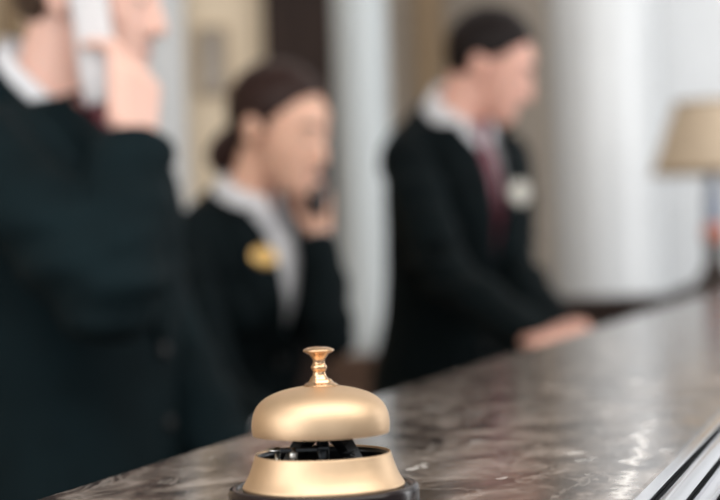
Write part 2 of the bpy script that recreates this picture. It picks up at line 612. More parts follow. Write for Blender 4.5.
bm = bmesh.new(); add_box(bm, -0.19, 0.099, YA, 4.2, 0.93, 0.965, 0.004)
obj('worktop', bm, M['darkwood'], desk, smooth=False)
for y in (YA + 0.03, 1.2, 2.9, 4.1):
    bm = bmesh.new()
    add_box(bm, -0.08, 0.099, y, y + 0.03, 0.001, 0.929)
    obj('support_panel', bm, M['darkwood'], desk, smooth=False)

# ---------------------------------------------------------------- service bell
PXM = 0.757 / 1700
bell_pos = W(324, 488, 0.757)
bell = thing('service_bell', 'brass service bell on a black base standing on the marble desk ledge', 'bell', (bell_pos.x, bell_pos.y, TOP))
# black base plate
bm = bmesh.new()
add_lathe(bm, [(0, 0.0002), (0.0400, 0.0002), (0.0418, 0.0010), (0.0424, 0.0028), (0.0424, 0.0080), (0.0419, 0.0094), (0.0408, 0.0101), (0.0396, 0.0101), (0.0386, 0.0094), (0.0380, 0.0088), (0.0300, 0.0088), (0, 0.0088)], 96)
auto_smooth(obj('base_plate', bm, M['black'], bell), 40)
# flared brass skirt, open on top
bm = bmesh.new()
outer = smooth_prof([(0.0356, 0.0090), (0.0361, 0.0098), (0.0359, 0.0108), (0.0351, 0.0120), (0.0336, 0.0146), (0.0321, 0.0182), (0.0310, 0.0216), (0.0303, 0.0240)], 5)
inner = [(0.0300, 0.0245), (0.0296, 0.0242), (0.0300, 0.0213), (0.0312, 0.0175), (0.0328, 0.0140), (0.0342, 0.0090)]
add_lathe(bm, outer + inner + [outer[0]], 96)
obj('base_skirt', bm, M['brass'], bell)
bm = bmesh.new()
add_lathe(bm, [(0.0292, 0.0236), (0.0296, 0.0210), (0.0306, 0.0175), (0.0315, 0.0145), (0.0315, 0.0092), (0.0308, 0.0092), (0.0306, 0.0145), (0.0299, 0.0175), (0.0289, 0.0210), (0.0286, 0.0236), (0.0292, 0.0236)], 80)
obj('inner_shade_liner', bm, M['dark_metal'], bell)  # dark liner added, the skirt's inner shade put into colour
# dome gong, thin shell
bm = bmesh.new()
z0 = 0.0330
op = [(68.2, 0.0), (68.9, 4), (69.1, 9), (68.6, 15), (67.2, 21), (64.4, 27), (60, 32.5), (53, 37.5), (44, 41.5), (33, 44.6), (21, 46.8), (11, 48), (5, 48.4)]
op = [(r_ * PXM, z0 + h * PXM) for r_, h in op]
outer = smooth_prof(op, 4)
inner = [(r_ - 0.0013 if r_ > 0.004 else r_, h - 0.0012 if h > z0 + 0.004 else h + 0.0002) for r_, h in reversed(outer)]
add_lathe(bm, outer + inner + [outer[0]], 96)
obj('dome', bm, M['brass'], bell).location.x = -0.0006
# washer and sleeve under the button
zt = z0 + 48.2 * PXM
bm = bmesh.new()
add_lathe(bm, smooth_prof([(0, 0), (0.0074, 0), (0.0075, 0.0005), (0.0066, 0.0012), (0.0058, 0.0015), (0.0052, 0.0022), (0.0043, 0.0030), (0.0, 0.0031)], 4), 48, Matrix.Translation((0, 0, zt - 0.0003)))
obj('collar', bm, M['brass_knob'], bell)
# spool-shaped plunger button
bm = bmesh.new()
add_lathe(bm, smooth_prof([(0, 0.0022), (0.0040, 0.0022), (0.0038, 0.0034), (0.0030, 0.0046), (0.0028, 0.0062), (0.0034, 0.0074), (0.0036, 0.0086), (0.0030, 0.0097), (0.0027, 0.0101),
                            (0.0027, 0.0110), (0.0031, 0.0124), (0.0044, 0.0142), (0.0063, 0.0154), (0.0069, 0.0160), (0.0067, 0.0167), (0.0048, 0.0176), (0.0022, 0.0180), (0, 0.0181)], 5), 48,
          Matrix.Translation((-0.0006, 0, zt)) @ Matrix.Diagonal((1, 1, 0.95, 1)))
obj('button', bm, M['brass_knob'], bell)
# striker mechanism in the gap
bm = bmesh.new()
add_lathe(bm, [(0, 0.0090), (0.0028, 0.0090), (0.0028, 0.030), (0.0018, 0.0305), (0.0018, zt - 0.0016), (0, zt - 0.0016)], 24)
obj('centre_post', bm, M['dark_metal'], bell)
bm = bmesh.new()
for s in (-1, 1):
    pts = [(s * 0.0165, 0.001, 0.0090), (s * 0.0150, 0.001, 0.018), (s * 0.0098, 0.001, 0.0275), (s * 0.0050, 0.001, 0.0330), (s * 0.002, 0.001, 0.0340)]
    add_tube(bm, pts, [0.0042] * 5, 4, (0, 1, 0))
obj('bridge_bracket', bm, M['dark_metal'], bell, smooth=False)
bm = bmesh.new()
add_box(bm, -0.0185, -0.0020, -0.0125, -0.0085, 0.0262, 0.0280, 0.0004)
add_box(bm, -0.0040, 0.0030, -0.0084, 0.0, 0.0262, 0.0280, 0.0004)
lever = obj('striker_lever', bm, M['dark_metal'], bell, smooth=False)
bm = bmesh.new()
add_lathe(bm, smooth_prof([(0, 0), (0.0018, 0), (0.0020, 0.0005), (0.0020, 0.0056), (0.0017, 0.006), (0, 0.0061)], 3), 20, Matrix.Translation((-0.0125, -0.0150, 0.0205)))
add_tube(bm, [(-0.0125, -0.0150, 0.0256), (-0.0125, -0.0125, 0.0275)], [0.001, 0.001], 10)
obj('striker_hammer', bm, M['bright_metal'], lever)
bm = bmesh.new()
add_lathe(bm, [(0, 0), (0.0046, 0), (0.0050, 0.0004), (0.0046, 0.0010), (0.0014, 0.0012), (0.0014, 0.0016), (0, 0.0016)], 32, Matrix.Translation((-0.0200, -0.004, 0.0262)))
add_lathe(bm, [(0, 0.0090), (0.0011, 0.0090), (0.0011, 0.0262), (0, 0.0262)], 16, Matrix.Translation((-0.0200, -0.004, 0)))
obj('spring_post', bm, M['bright_metal'], bell)
bm = bmesh.new()
pts, rd = [], []
for k in range(120):
    a = k * 0.42
    pts.append((0.0118 + 0.0026 * math.cos(a), -0.010 + 0.0026 * math.sin(a), 0.0092 + 0.0168 * k / 119)); rd.append(0.0004)
add_tube(bm, pts, rd, 6)
obj('return_spring', bm, M['dark_metal'], bell)


# ---------------------------------------------------------------- people
def hand(bm, wrist, f, n, right, curls, s=1.0, spread=0.05, thumb=(0.55, 0.65, 0.35), thumb_curl=0.35):
    """palm, four jointed fingers and a thumb; f = finger direction, n = palm side, curls per finger (3 angles)"""
    wrist = Vector(wrist)
    f = Vector(f).normalized()
    n = Vector(n)
    n = (n - f * n.dot(f)).normalized()
    t = f.cross(n) if right else n.cross(f)
    for k in range(4):                                   # metacarpals make the palm
        off = (0.027 - 0.018 * k) * s
        add_capsule(bm, wrist + t * off * 0.55 - f * 0.005 * s, wrist + f * (0.086 - 0.004 * abs(k - 1)) * s + t * off, 0.0145 * s, 0.0115 * s, 12)
    add_capsule(bm, wrist + t * 0.018 * s + n * 0.006 * s + f * 0.02 * s, wrist + t * 0.026 * s + f * 0.055 * s + n * 0.006 * s, 0.017 * s, 0.012 * s, 12)
    lens = [(0.042, 0.026, 0.021), (0.046, 0.029, 0.022), (0.043, 0.027, 0.021), (0.034, 0.020, 0.018)]
    for k in range(4):
        off = (0.027 - 0.018 * k) * s
        p = wrist + f * (0.088 - 0.004 * abs(k - 1)) * s + t * off
        ang = 0
        for q in range(3):
            ang += curls[k][q]
            dv = (f * math.cos(ang) + n * math.sin(ang) + t * spread * (1.5 - k)).normalized()
            p2 = p + dv * lens[k][q] * s
            add_capsule(bm, p, p2, (0.0092 - 0.0009 * q) * s, (0.0084 - 0.0009 * q) * s, 10)
            p = p2
    p = wrist + f * 0.026 * s + t * 0.028 * s + n * 0.006 * s
    dv = (f * thumb[0] + t * thumb[1] + n * thumb[2]).normalized()
    for q, (ln, ra, rb) in enumerate(((0.040, 0.0135, 0.011), (0.032, 0.011, 0.0098), (0.024, 0.0098, 0.0082))):
        p2 = p + dv * ln * s
        add_capsule(bm, p, p2, ra * s, rb * s, 10)
        p = p2
        dv = (dv + f * thumb_curl * 0.6 + n * thumb_curl * 0.25 - t * thumb_curl * 0.5).normalized()


def patch(bvh, left, right, off, M3, cols=6, far=0.6):
    """cloth strip laid on a surface between two polylines given as (y, z) seen from the front"""
    bm = bmesh.new()
    grid = []
    rows = len(left)
    for (ya, za), (yb, zb) in zip(left, right):
        row = []
        for c in range(cols + 1):
            t = c / cols
            y, z = ya + (yb - ya) * t, za + (zb - za) * t
            o_, dv = Vector((far, y, z)), Vector((-1, 0, 0))
            hit = bvh.ray_cast(o_, dv)
            x = hit[0].x if hit[0] is not None else 0.08
            row.append(bm.verts.new(M3 @ Vector((x + off, y, z))))
        grid.append(row)
    for a, b in zip(grid, grid[1:]):
        for c in range(cols):
            bm.faces.new((a[c], a[c + 1], b[c + 1], b[c]))
    return bm


def lerp_poly(pts, n):
    """resample a polyline to n points"""
    L = [0]
    for a, b in zip(pts, pts[1:]):
        L.append(L[-1] + math.dist(a, b))
    out = []
    for i in range(n):
        t = L[-1] * i / (n - 1)
        k = 0
        while k < len(L) - 2 and L[k + 1] < t:
            k += 1
        u = (t - L[k]) / max(1e-9, L[k + 1] - L[k])
        out.append((pts[k][0] + (pts[k + 1][0] - pts[k][0]) * u, pts[k][1] + (pts[k + 1][1] - pts[k][1]) * u))
    return out


def tor(d, s, grow, female=False, z0=0.80, z1=1.52):
    """torso sections; grow = ease of the garment"""
    T = [(0.00, 0.74, 0.100, 0.150), (0.00, 0.82, 0.112, 0.168), (0.00, 0.92, 0.115, 0.172), (0.005, 1.05, 0.104, 0.150), (0.010, 1.18, 0.113, 0.158), (0.010, 1.29, 0.122, 0.172),
         (0.004, 1.35, 0.114, 0.176), (-0.004, 1.395, 0.098, 0.160), (-0.010, 1.425, 0.082, 0.125), (-0.014, 1.452, 0.068, 0.090), (-0.016, 1.49, 0.060, 0.068), (-0.014, 1.52, 0.056, 0.058)]
    if female:
        T = [(a, b, c * (0.93 if b < 1.1 else 0.98), e * (1.0 if b < 1.0 else 0.80 if b < 1.1 else 0.86 if b < 1.25 else 0.90)) for a, b, c, e in T]
    out = []
    for cx, z, rx, ry in T:
        if z < z0 - 1e-6 or z > z1 + 1e-6:
            continue
        out.append((cx * s, 0, z * s, rx * s + grow, ry * s * (d or 1) + grow, 2.3))
    return out


def person(P):
    s = P['s']
    female = P.get('female', False)
    root = thing('person', P['label'], 'person', (P['x'], P['y'], 0), P['yaw'], 'hotel staff behind the reception desk')
    RM = Matrix.Translation((P['x'], P['y'], 0)) @ Matrix.Rotation(P['yaw'], 4, 'Z')
    RI = RM.inverted()
    loc = lambda v: RI @ Vector(v)
    hip = Vector((0, 0, 0.92 * s))
    LM = Matrix.Translation(hip) @ Matrix.Rotation(P['lean'], 4, 'Y') @ Matrix.Translation(-hip)   # leaning forward at the hips
    neck_base = LM @ Vector((-0.012 * s, 0, 1.455 * s))
    hs = P['hs']
    HM = Matrix.Translation(loc(P['head'])) @ Matrix.Rotation(P['head_yaw'] - P['yaw'], 4, 'Z') @ Matrix.Rotation(P['head_pitch'], 4, 'Y') @ Matrix.Rotation(P.get('head_roll', 0), 4, 'X') @ Matrix.Scale(hs, 4)
    skin = M[P['skin']]
    sw = (0.165 if female else 0.185) * P.get('width', 1) * P.get('sw', 1)
    arms = {}
    for side in ('R', 'L'):
        sg = -1 if side == 'R' else 1
        sh = LM @ Vector((0, sg * sw * s, 1.375 * s))
        arms[side] = (sh, loc(P[side]['elbow']), loc(P[side]['wrist']))
        e, q = arms[side][1], arms[side][2]
        print(P['tag'], side, 'upper %.3f fore %.3f' % ((e - sh).length, (q - e).length))
    print(P['tag'], 'neck', RM @ neck_base, 'head', P['head'])
    # ---- body, one continuous surface
    bm = bmesh.new()
    add_loft(bm, tor(P.get('width', 1), s, -0.014, female, 0.74, 1.465), 32, LM)
    # neck
    nt_ = HM @ Vector((-0.028, 0, -0.055))
    add_capsule(bm, neck_base - Vector((0, 0, 0.02)), nt_, 0.058 * s * (0.85 if female else 1), 0.052 * s * (0.85 if female else 1), 18)
    # head
    add_ell(bm, (-0.014, 0, 0.028), (0.096, 0.075, 0.086), HM, 28)
    add_loft(bm, [(0.066, 0, -0.116, 0.016, 0.018, 2), (0.060, 0, -0.108, 0.030, 0.030, 2), (0.050, 0, -0.092, 0.042, 0.042, 2.2), (0.038, 0, -0.064, 0.053, 0.054, 2.3), (0.030, 0, -0.030, 0.060, 0.063, 2.3),
                  (0.022, 0, 0.010, 0.066, 0.069, 2.2), (0.010, 0, 0.050, 0.074, 0.070, 2.1), (0.0, 0, 0.075, 0.062, 0.058, 2)], 30, HM)
    hp = lambda x, y, z: HM @ Vector((x, y, z))
    add_capsule(bm, hp(0.084, 0, 0.012), hp(0.104, 0, -0.036), 0.009 * hs, 0.012 * hs, 12)
    for sg in (-1, 1):
        add_ell(bm, (0.094, sg * 0.011, -0.040), (0.011, 0.008, 0.008), HM, 12)
        add_ell(bm, (0.052, sg * 0.038, -0.026), (0.026, 0.024, 0.030), HM, 14)
        add_ell(bm, (0.072, sg * 0.031, -0.002), (0.014, 0.016, 0.012), HM, 14)       # lids over the eyeball
        add_capsule(bm, hp(0.066, sg * 0.050, 0.018), hp(0.083, sg * 0.012, 0.020), 0.008 * hs, 0.009 * hs, 10)
        em = HM @ Matrix.Translation((-0.012, sg * 0.078, -0.012)) @ Matrix.Rotation(sg * R(18), 4, 'Z') @ Matrix.Rotation(R(-10), 4, 'Y')
        add_ell(bm, (0, 0, 0), (0.019, 0.007, 0.032), em, 16)
        add_ell(bm, (-0.006, sg * 0.004, 0.006), (0.016, 0.006, 0.026), em, 14)
    add_capsule(bm, hp(0.084, -0.018, -0.067), hp(0.084, 0.018, -0.067), 0.008 * hs, 0.008 * hs, 10)
    add_capsule(bm, hp(0.081, -0.016, -0.080), hp(0.081, 0.016, -0.080), 0.008 * hs, 0.008 * hs, 10)
    # arms and hands
    k = 0.78 if female else 0.84
    for side in ('R', 'L'):
        sh, el, wr = arms[side]
        h = P[side]
        add_capsule(bm, sh, el, 0.048 * s * k, 0.038 * s * k, 16)
        add_capsule(bm, el, el.lerp(wr, 0.35), 0.038 * s * k, 0.040 * s * k, 16)
        add_capsule(bm, el.lerp(wr, 0.35), wr, 0.040 * s * k, 0.026 * s * k, 16)
        hand(bm, wr, (RI.to_3x3() @ Vector(h['f'])), (RI.to_3x3() @ Vector(h['n'])), side == 'R', h['curls'], s * (0.92 if female else 1.02), thumb=h.get('thumb', (0.55, 0.65, 0.35)), thumb_curl=h.get('thumb_curl', 0.35))
    # legs
    for sg in (-1, 1):
        add_capsule(bm, (0, sg * 0.088 * s, 0.86 * s), (0.02 * s, sg * 0.095 * s, 0.48 * s), 0.078 * s, 0.054 * s, 18)
        add_capsule(bm, (0.02 * s, sg * 0.095 * s, 0.48 * s), (-0.015 * s, sg * 0.10 * s, 0.09 * s), 0.054 * s, 0.036 * s, 18)
        add_capsule(bm, (-0.03 * s, sg * 0.10 * s, 0.05), (0.13 * s, sg * 0.115 * s, 0.035), 0.034, 0.024, 14)
    link('body', fuse(bm, 0.0042, 5), skin, root)
    # ---- face details
    for sg in (-1, 1):
        bm = bmesh.new()
        add_ell(bm, (0.0775, sg * 0.031, -0.003), (0.0098, 0.0105, 0.0056), HM, 14)
        ey = obj('eye', bm, M['eye'], root)
        bm = bmesh.new()
        add_ell(bm, (0.0865, sg * 0.031, -0.0040), (0.0022, 0.0045, 0.0042), HM, 12)
        obj('iris', bm, M['iris'], ey)
        bm = bmesh.new()
        pts = [hp(0.076, sg * 0.052, 0.021), hp(0.086, sg * 0.038, 0.027), hp(0.0905, sg * 0.024, 0.026), hp(0.0915, sg * 0.012, 0.023)]
        add_tube(bm, pts, [0.0015 * hs, 0.003 * hs, 0.0034 * hs, 0.002 * hs], 8)
        obj('eyebrow', bm, M[P['hair']], root)
    bm = bmesh.new()
    for z, x, wd in ((-0.0675, 0.0895, 0.021), (-0.0785, 0.0868, 0.019)):
        pts = [hp(x - 0.007, -wd, -0.072), hp(x - 0.001, -wd * 0.5, z), hp(x + 0.0005, 0, z), hp(x - 0.001, wd * 0.5, z), hp(x - 0.007, wd, -0.072)]
        add_tube(bm, pts, [0.002 * hs, 0.0048 * hs, 0.0052 * hs, 0.0048 * hs, 0.002 * hs], 10)
    obj('lips', bm, M['lip'], root)
    # ---- hair
    bm = bmesh.new()
    bmesh.ops.create_uvsphere(bm, u_segments=96, v_segments=64, radius=1)
    th = P.get('hair_thick', 1.0)
    for v in bm.verts:
        nn = noise.fractal(v.co * 5.0, 1.0, 2.0, 3)
        v.co = Vector((-0.018, 0, 0.032)) + Vector((v.co.x * 0.103, v.co.y * 0.083, v.co.z * (0.090 + 0.012 * th))) * (1 + 0.025 * nn)
    kill = []
    for v in bm.verts:
        x, y, z = v.co
        lim = -0.075
        if x > -0.055:
            lim = -0.075 + (x + 0.055) * 2.2
        if x > -0.022:
            lim = -0.002 + (x + 0.022) * 0.45
        if x > 0.030:
            lim = 0.022 + (x - 0.030) * 1.55
        if -0.045 < x < 0.020 and abs(y) > 0.05 and female:
            lim = min(lim, 0.0)
        if z < lim:
            kill.append(v)
    bmesh.ops.delete(bm, geom=kill, context='VERTS')
    for v in bm.verts:
        v.co = HM @ v.co
    hr = solid(obj('hair', bm, M[P['hair']], root), 0.012, -1)
    if female:
        bm = bmesh.new()
        add_ell(bm, (-0.112, 0, -0.078), (0.032, 0.038, 0.044), HM, 28)
        for v in bm.verts:
            v.co += (v.co - hp(-0.112, 0, -0.078)) * 0.12 * noise.fractal(v.co * 40, 1, 2, 2)
        add_ell(bm, (-0.090, 0, -0.045), (0.03, 0.034, 0.04), HM, 20)
        obj('hair_bun', bm, M[P['hair']], hr)
    # ---- shirt with collar
    bm = bmesh.new()
    add_loft(bm, tor(P.get('width', 1), s, -0.006, female, 0.82, 1.465), 40)
    shirt_me = fuse(bm, 0.007, 4)
    bmx = bmesh.new(); bmx.from_mesh(shirt_me)
    bvh_s = BVHTree.FromBMesh(bmx); bmx.free()
    shirt_me.transform(LM)
    shirt = link('shirt', shirt_me, M['shirt'], root)
    # standing collar: a band round the neck, higher at the back, open wings at the front
    nb = LM @ Vector((-0.012 * s, 0, 1.448 * s))
    axis = (nt_ - nb).normalized()
    cm = nb.copy()
    bm = bmesh.new()
    n = 48
    cr = P.get('collar_r', 0.066) * s
    q = axis.to_track_quat('Z', 'Y')
    ring_pts = []
    for i in range(n + 1):
        a = R(12) + (2 * math.pi - R(24)) * i / n
        back = (1 - math.cos(a)) / 2
        dvec = Vector((math.cos(a) * 1.08, math.sin(a), 0))
        dv = (LM.to_3x3() @ dvec)
        tilt = P.get('collar_tilt', 0.15) * dvec.x * cr
        hb, ht = -0.012 * s - max(0, -tilt), (0.040 + 0.014 * back) * s
        wing = (0.030 * (1 - back) ** 3) * s
        p_in0 = cm + dv * cr * 0.97 + axis * hb + LM.to_3x3() @ Vector((0.004, 0, -0.012 * (1 - back))) * s
        p_top = cm + dv * cr * 0.90 + axis * ht
        p_top2 = cm + dv * cr * 0.955 + axis * (ht - 0.001)
        p_out = cm + dv * (cr * 1.14) + axis * (hb + 0.002) + LM.to_3x3() @ Vector((wing * 0.9, 0, -wing * 1.0))
        for q_ in (p_in0, p_top, p_top2, p_out):
            q_.z -= tilt
        ring_pts.append([bm.verts.new(x) for x in (p_in0, p_top, p_top2, p_out)])
    for a, b in zip(ring_pts, ring_pts[1:]):
        for c in range(3):
            bm.faces.new((a[c], a[c + 1], b[c + 1], b[c]))
    solid(obj('collar', bm, M['shirt'], shirt), 0.0022, 0)
    # ---- jacket
    g = 0.014
    suit = M[P['suit']]
    bm = bmesh.new()
    secs = tor(P.get('width', 1), s, g, female, 0.82, 1.465)
    secs = [(secs[0][0], 0, 0.74 * s, secs[0][3] + 0.012, secs[0][4] + 0.012, 2.3)] + secs
    add_loft(bm, secs, 44)
    for sg in (-1, 1):
        add_capsule(bm, (-0.006 * s, sg * 0.09 * s, 1.405 * s), (0, sg * (sw + 0.002) * s, 1.368 * s), 0.052 * s, 0.060 * s, 18)
        if female:
            add_ell(bm, (0.085 * s, sg * 0.072 * s, 1.26 * s), (0.062, 0.066, 0.066))
    jm = fuse(bm, 0.0075, 6)
    bmx = bmesh.new(); bmx.from_mesh(jm)
    bvh = BVHTree.FromBMesh(bmx)
    zv = P.get('vee', 1.13) * s
    zn = 1.452 * s
    half = P.get('vee_w', 0.062) * s
    kill = [v for v in bmx.verts if (v.co.x > 0.01 and v.co.z > zv and abs(v.co.y) < half * min(1, (v.co.z - zv) / (zn - zv))) or
            (v.co.z > 1.41 * s and math.hypot(v.co.x + 0.004 * s, v.co.y) < 0.080 * s)]
    bmesh.ops.delete(bmx, geom=kill, context='VERTS')
    for v in bmx.verts:
        nn = noise.noise(Vector((v.co.x * 6, v.co.y * 6, v.co.z * 11)))
        v.co += Vector((v.co.x, v.co.y, 0)).normalized() * 0.005 * nn
        v.co = LM @ v.co
    jacket = solid(obj('jacket', bmx, suit, root), 0.004, -1)
    bpy.data.meshes.remove(jm)
    bm = bmesh.new()
    rows = []
    for i in range(41):
        a = R(58) + R(244) * i / 40
        back = (1 - math.cos(a)) / 2
        dvec = Vector((math.cos(a) * 1.08, math.sin(a), 0))
        dv = LM.to_3x3() @ dvec
        tl = P.get('collar_tilt', 0.15) * dvec.x * cr
        row = []
        jc = P.get('jc', 0) * back
        for rr, zz, tk in ((1.06, -0.030, 1), (1.12, 0.004 + 0.012 * back + jc, 1), (1.22, 0.004 + 0.011 * back + jc, 1), (1.48, -0.022 + jc * 0.8, 0.9), (1.78, -0.046 + jc * 0.4, 0.6)):
            v = cm + dv * cr * rr + axis * zz * s
            v.z -= tl * tk
            row.append(bm.verts.new(v))
        rows.append(row)
    for a_, b_ in zip(rows, rows[1:]):
        for c in range(4):
            bm.faces.new((a_[c], a_[c + 1], b_[c + 1], b_[c]))
    solid(obj('jacket_collar', bm, suit, jacket), 0.003, 0)
    # lapels
    for sg in (-1, 1):
        N = 26
        inner_l = lerp_poly([(sg * 0.066 * s, 1.458 * s), (sg * half * 0.70, (zv + (zn - zv) * 0.86)), (sg * half * 0.30, zv + (zn - zv) * 0.45), (sg * -0.006, zv - 0.012)], N)
        outer_l = lerp_poly([(sg * 0.090 * s, 1.448 * s), (sg * 0.104 * s, 1.385 * s), (sg * 0.097 * s, 1.372 * s), (sg * 0.114 * s, 1.352 * s), (sg * 0.070 * s, zv + (zn - zv) * 0.40), (sg * 0.012, zv - 0.018)], N)
        bm = patch(bvh, inner_l, outer_l, 0.006, LM, 5)
        lp = solid(obj('lapel', bm, suit, jacket), 0.004, 0)
    # front buttons
    for zb in (zv - 0.03 * s, zv - 0.13 * s):
        hit = bvh.ray_cast(Vector((0.6, 0.008, zb)), Vector((-1, 0, 0)))
        if hit[0] is not None:
            bm = bmesh.new()
            add_lathe(bm, [(0, 0.006), (0.008, 0.006), (0.0095, 0.004), (0.0095, 0), (0, 0)], 18, LM @ Matrix.Translation(hit[0]) @ Matrix.Rotation(R(90), 4, 'Y'))
            obj('button', bm, M['suit_button'], jacket)
    # tie
    if P.get('tie'):
        bm = bmesh.new()
        N = 22
        kn = [(-0.017, 1.452), (-0.014, 1.425), (-0.013, 1.415), (-0.018, 1.39), (-0.030, 1.20), (-0.034, 1.08)]
        lf = lerp_poly([(y * s, z * s) for y, z in kn], N)
        rt = [(-y, z) for y, z in lf]
        bm2 = patch(bvh_s, lf, rt, 0.007, LM, 6)
        tie = solid(obj('tie', bm2, M[P['tie']], shirt), 0.005, 0)
        bm = bmesh.new()
        hit = bvh_s.ray_cast(Vector((0.6, 0, 1.437 * s)), Vector((-1, 0, 0)))
        x = hit[0].x if hit[0] is not None else 0.06
        add_loft(bm, [(x + 0.010, 0, 1.418 * s, 0.009, 0.013, 2), (x + 0.010, 0, 1.435 * s, 0.014, 0.019, 2.4), (x + 0.004, 0, 1.462 * s, 0.012, 0.021, 2.4)], 18, LM)
        obj('tie_knot', bm, M[P['tie']], tie)
    # name badge
    if P.get('badge'):
        by, bz, bw, bh, bmn, round_ = P['badge']
        hit = bvh.ray_cast(Vector((0.6, by * s, bz * s)), Vector((-1, 0, 0)))
        nrm = hit[1].normalized()
        zq = (Vector((0, 0, 1)) - nrm * nrm.z).normalized()
        yq = zq.cross(nrm)
        bmM = LM @ Matrix.Translation(hit[0] + nrm * 0.009) @ Matrix((nrm, yq, zq)).transposed().to_4x4()
        bm = bmesh.new()
        if round_:
            add_lathe(bm, [(0, 0.004), (0.8, 0.004), (1.0, 0.002), (1.0, -0.006), (0, -0.006)], 40, bmM @ Matrix.Rotation(R(90), 4, 'Y') @ Matrix.Diagonal((bh / 2, bw / 2, 1, 1)))
        else:
            add_box(bm, -0.006, 0.004, -bw / 2, bw / 2, -bh / 2, bh / 2, 0.0015, bmM)
        o = obj('name_badge', bm, M[bmn], jacket, smooth=False)
        o['label'] = P['badge_label']
    # ---- sleeves and cuffs
    for side in ('R', 'L'):
        sh, el, wr = arms[side]
        bm = bmesh.new()
        end = el.lerp(wr, P[side].get('cuff', 0.96))
        kk = 0.86 if female else P.get('sleeve_w', 1.0)
        fat = P.get('sleeve_fat', 1.0)
        add_capsule(bm, sh, el, 0.066 * s * kk, 0.055 * s * kk * fat, 20)
        add_capsule(bm, el, el.lerp(end, 0.45), 0.054 * s * kk * fat, 0.052 * s * kk * fat, 20)
        add_tube(bm, [el.lerp(end, 0.4), end], [0.052 * s * kk * fat, 0.044 * s * kk * fat], 22)
        me = fuse(bm, 0.006, 5)
        for v in me.vertices:                            # soft creases, strongest round the elbow
            dd = (v.co - el).length
            amp = 0.015 * math.exp(-(dd / 0.15) ** 2) + 0.005
            nn = noise.noise(Vector((v.co.x * 9, v.co.y * 9, v.co.z * 26)) + Vector((3.1, 1.7, 0.4)) * (1 if side == 'R' else 2))
            v.co += v.normal * amp * nn
        slv = link('sleeve', me, suit, jacket)
        bm = bmesh.new()
        add_tube(bm, [el.lerp(wr, 0.80), el.lerp(wr, P[side].get('cuff', 0.96) + 0.015)], [0.034 * s * kk, 0.0335 * s * kk], 24, caps=False)
        solid(obj('shirt_cuff', bm, M['shirt'], shirt), 0.002, 0)
    # ---- trousers and shoes
    bm = bmesh.new()
    add_loft(bm, tor(P.get('width', 1), s, 0.002, female, 0.74, 1.05), 36, LM)
    for sg in (-1, 1):
        add_capsule(bm, (0, sg * 0.088 * s, 0.85 * s), (0.02 * s, sg * 0.095 * s, 0.48 * s), 0.090 * s, 0.072 * s, 20)
        add_tube(bm, [(0.02 * s, sg * 0.095 * s, 0.52 * s), (0.0, sg * 0.10 * s, 0.09 * s)], [0.072 * s, 0.062 * s], 22)
    link('trousers', fuse(bm, 0.009, 6), suit, root)
    for sg in (-1, 1):
        bm = bmesh.new()
        add_loft(bm, [(0.055 * s, sg * 0.108 * s, 0.0012, 0.135, 0.044, 2.4), (0.055 * s, sg * 0.108 * s, 0.02, 0.136, 0.045, 2.4), (0.040 * s, sg * 0.107 * s, 0.05, 0.115, 0.042, 2.2), (-0.005 * s, sg * 0.103 * s, 0.085, 0.062, 0.040, 2), (-0.015 * s, sg * 0.10 * s, 0.11, 0.048, 0.038, 2)], 30)
        obj('shoe', bm, M['leather'], root)
    return root, RM, LM


GRIP = [(0.5, 0.6, 0.4), (0.55, 0.65, 0.4), (0.6, 0.7, 0.4), (0.65, 0.7, 0.45)]
FIST = [(0.9, 1.0, 0.6)] * 4
REST = [(0.25, 0.3, 0.2), (0.28, 0.35, 0.2), (0.3, 0.38, 0.2), (0.32, 0.4, 0.22)]

nb1 = W(36, 92, 2.30)
person(dict(tag='man1', label='man in dark suit nearest the camera, holding a white phone to his ear', x=nb1.x + 0.06, y=2.30, yaw=R(-22), s=0.98, lean=R(-5), collar_tilt=0.8, jc=0.03, collar_r=0.072, hs=1.0,
            head=W(90, -6, 2.29), head_yaw=R(-12), head_pitch=R(10), skin='skin_pink', hair='hair_mid', suit='suit_grey', tie='tie', sleeve_fat=1.15,
            R=dict(elbow=W(112, 292, 2.0), wrist=W(136, 142, 2.11), f=(0.02, 0.25, 0.95), n=(-0.75, 0.6, 0.1), curls=GRIP, thumb=(1.0, 0.12, 0.0), thumb_curl=0.0, cuff=0.99),
            L=dict(elbow=W(150, 318, 2.44), wrist=W(230, 462, 2.30), f=(0.55, -0.3, -0.75), n=(-0.2, 0.2, -0.9), curls=REST, cuff=1.0)))
nb2 = W(254, 194, 3.05)
person(dict(tag='woman', label='woman in black suit with gold name badge, phone at her cheek', x=nb2.x - 0.08, y=3.05 + 0.072, yaw=R(-45), s=0.905, lean=R(12), hs=0.93, female=True,
            head=W(281, 128, 3.0), head_yaw=R(-30), head_pitch=R(18), skin='skin_warm', hair='hair_brown', hair_thick=0.3, suit='suit', collar_r=0.062, vee=1.19, vee_w=0.060,
            badge=(-0.058, 1.366, 0.050, 0.036, 'gold_badge', True), badge_label='gold oval name badge',
            L=dict(elbow=W(333, 335, 2.96), wrist=W(319, 234, 3.03), f=(-0.06, 0.06, 0.95), n=(-0.5, -0.8, 0.1), curls=GRIP, thumb=(0.9, 0.3, 0.2)),
            R=dict(elbow=W(216, 384, 2.86), wrist=W(268, 432, 2.68), f=(0.5, 0.5, -0.7), n=(-0.2, 0.4, -0.9), curls=GRIP, cuff=1.0)))
nb3 = W(472, 115, 3.6)
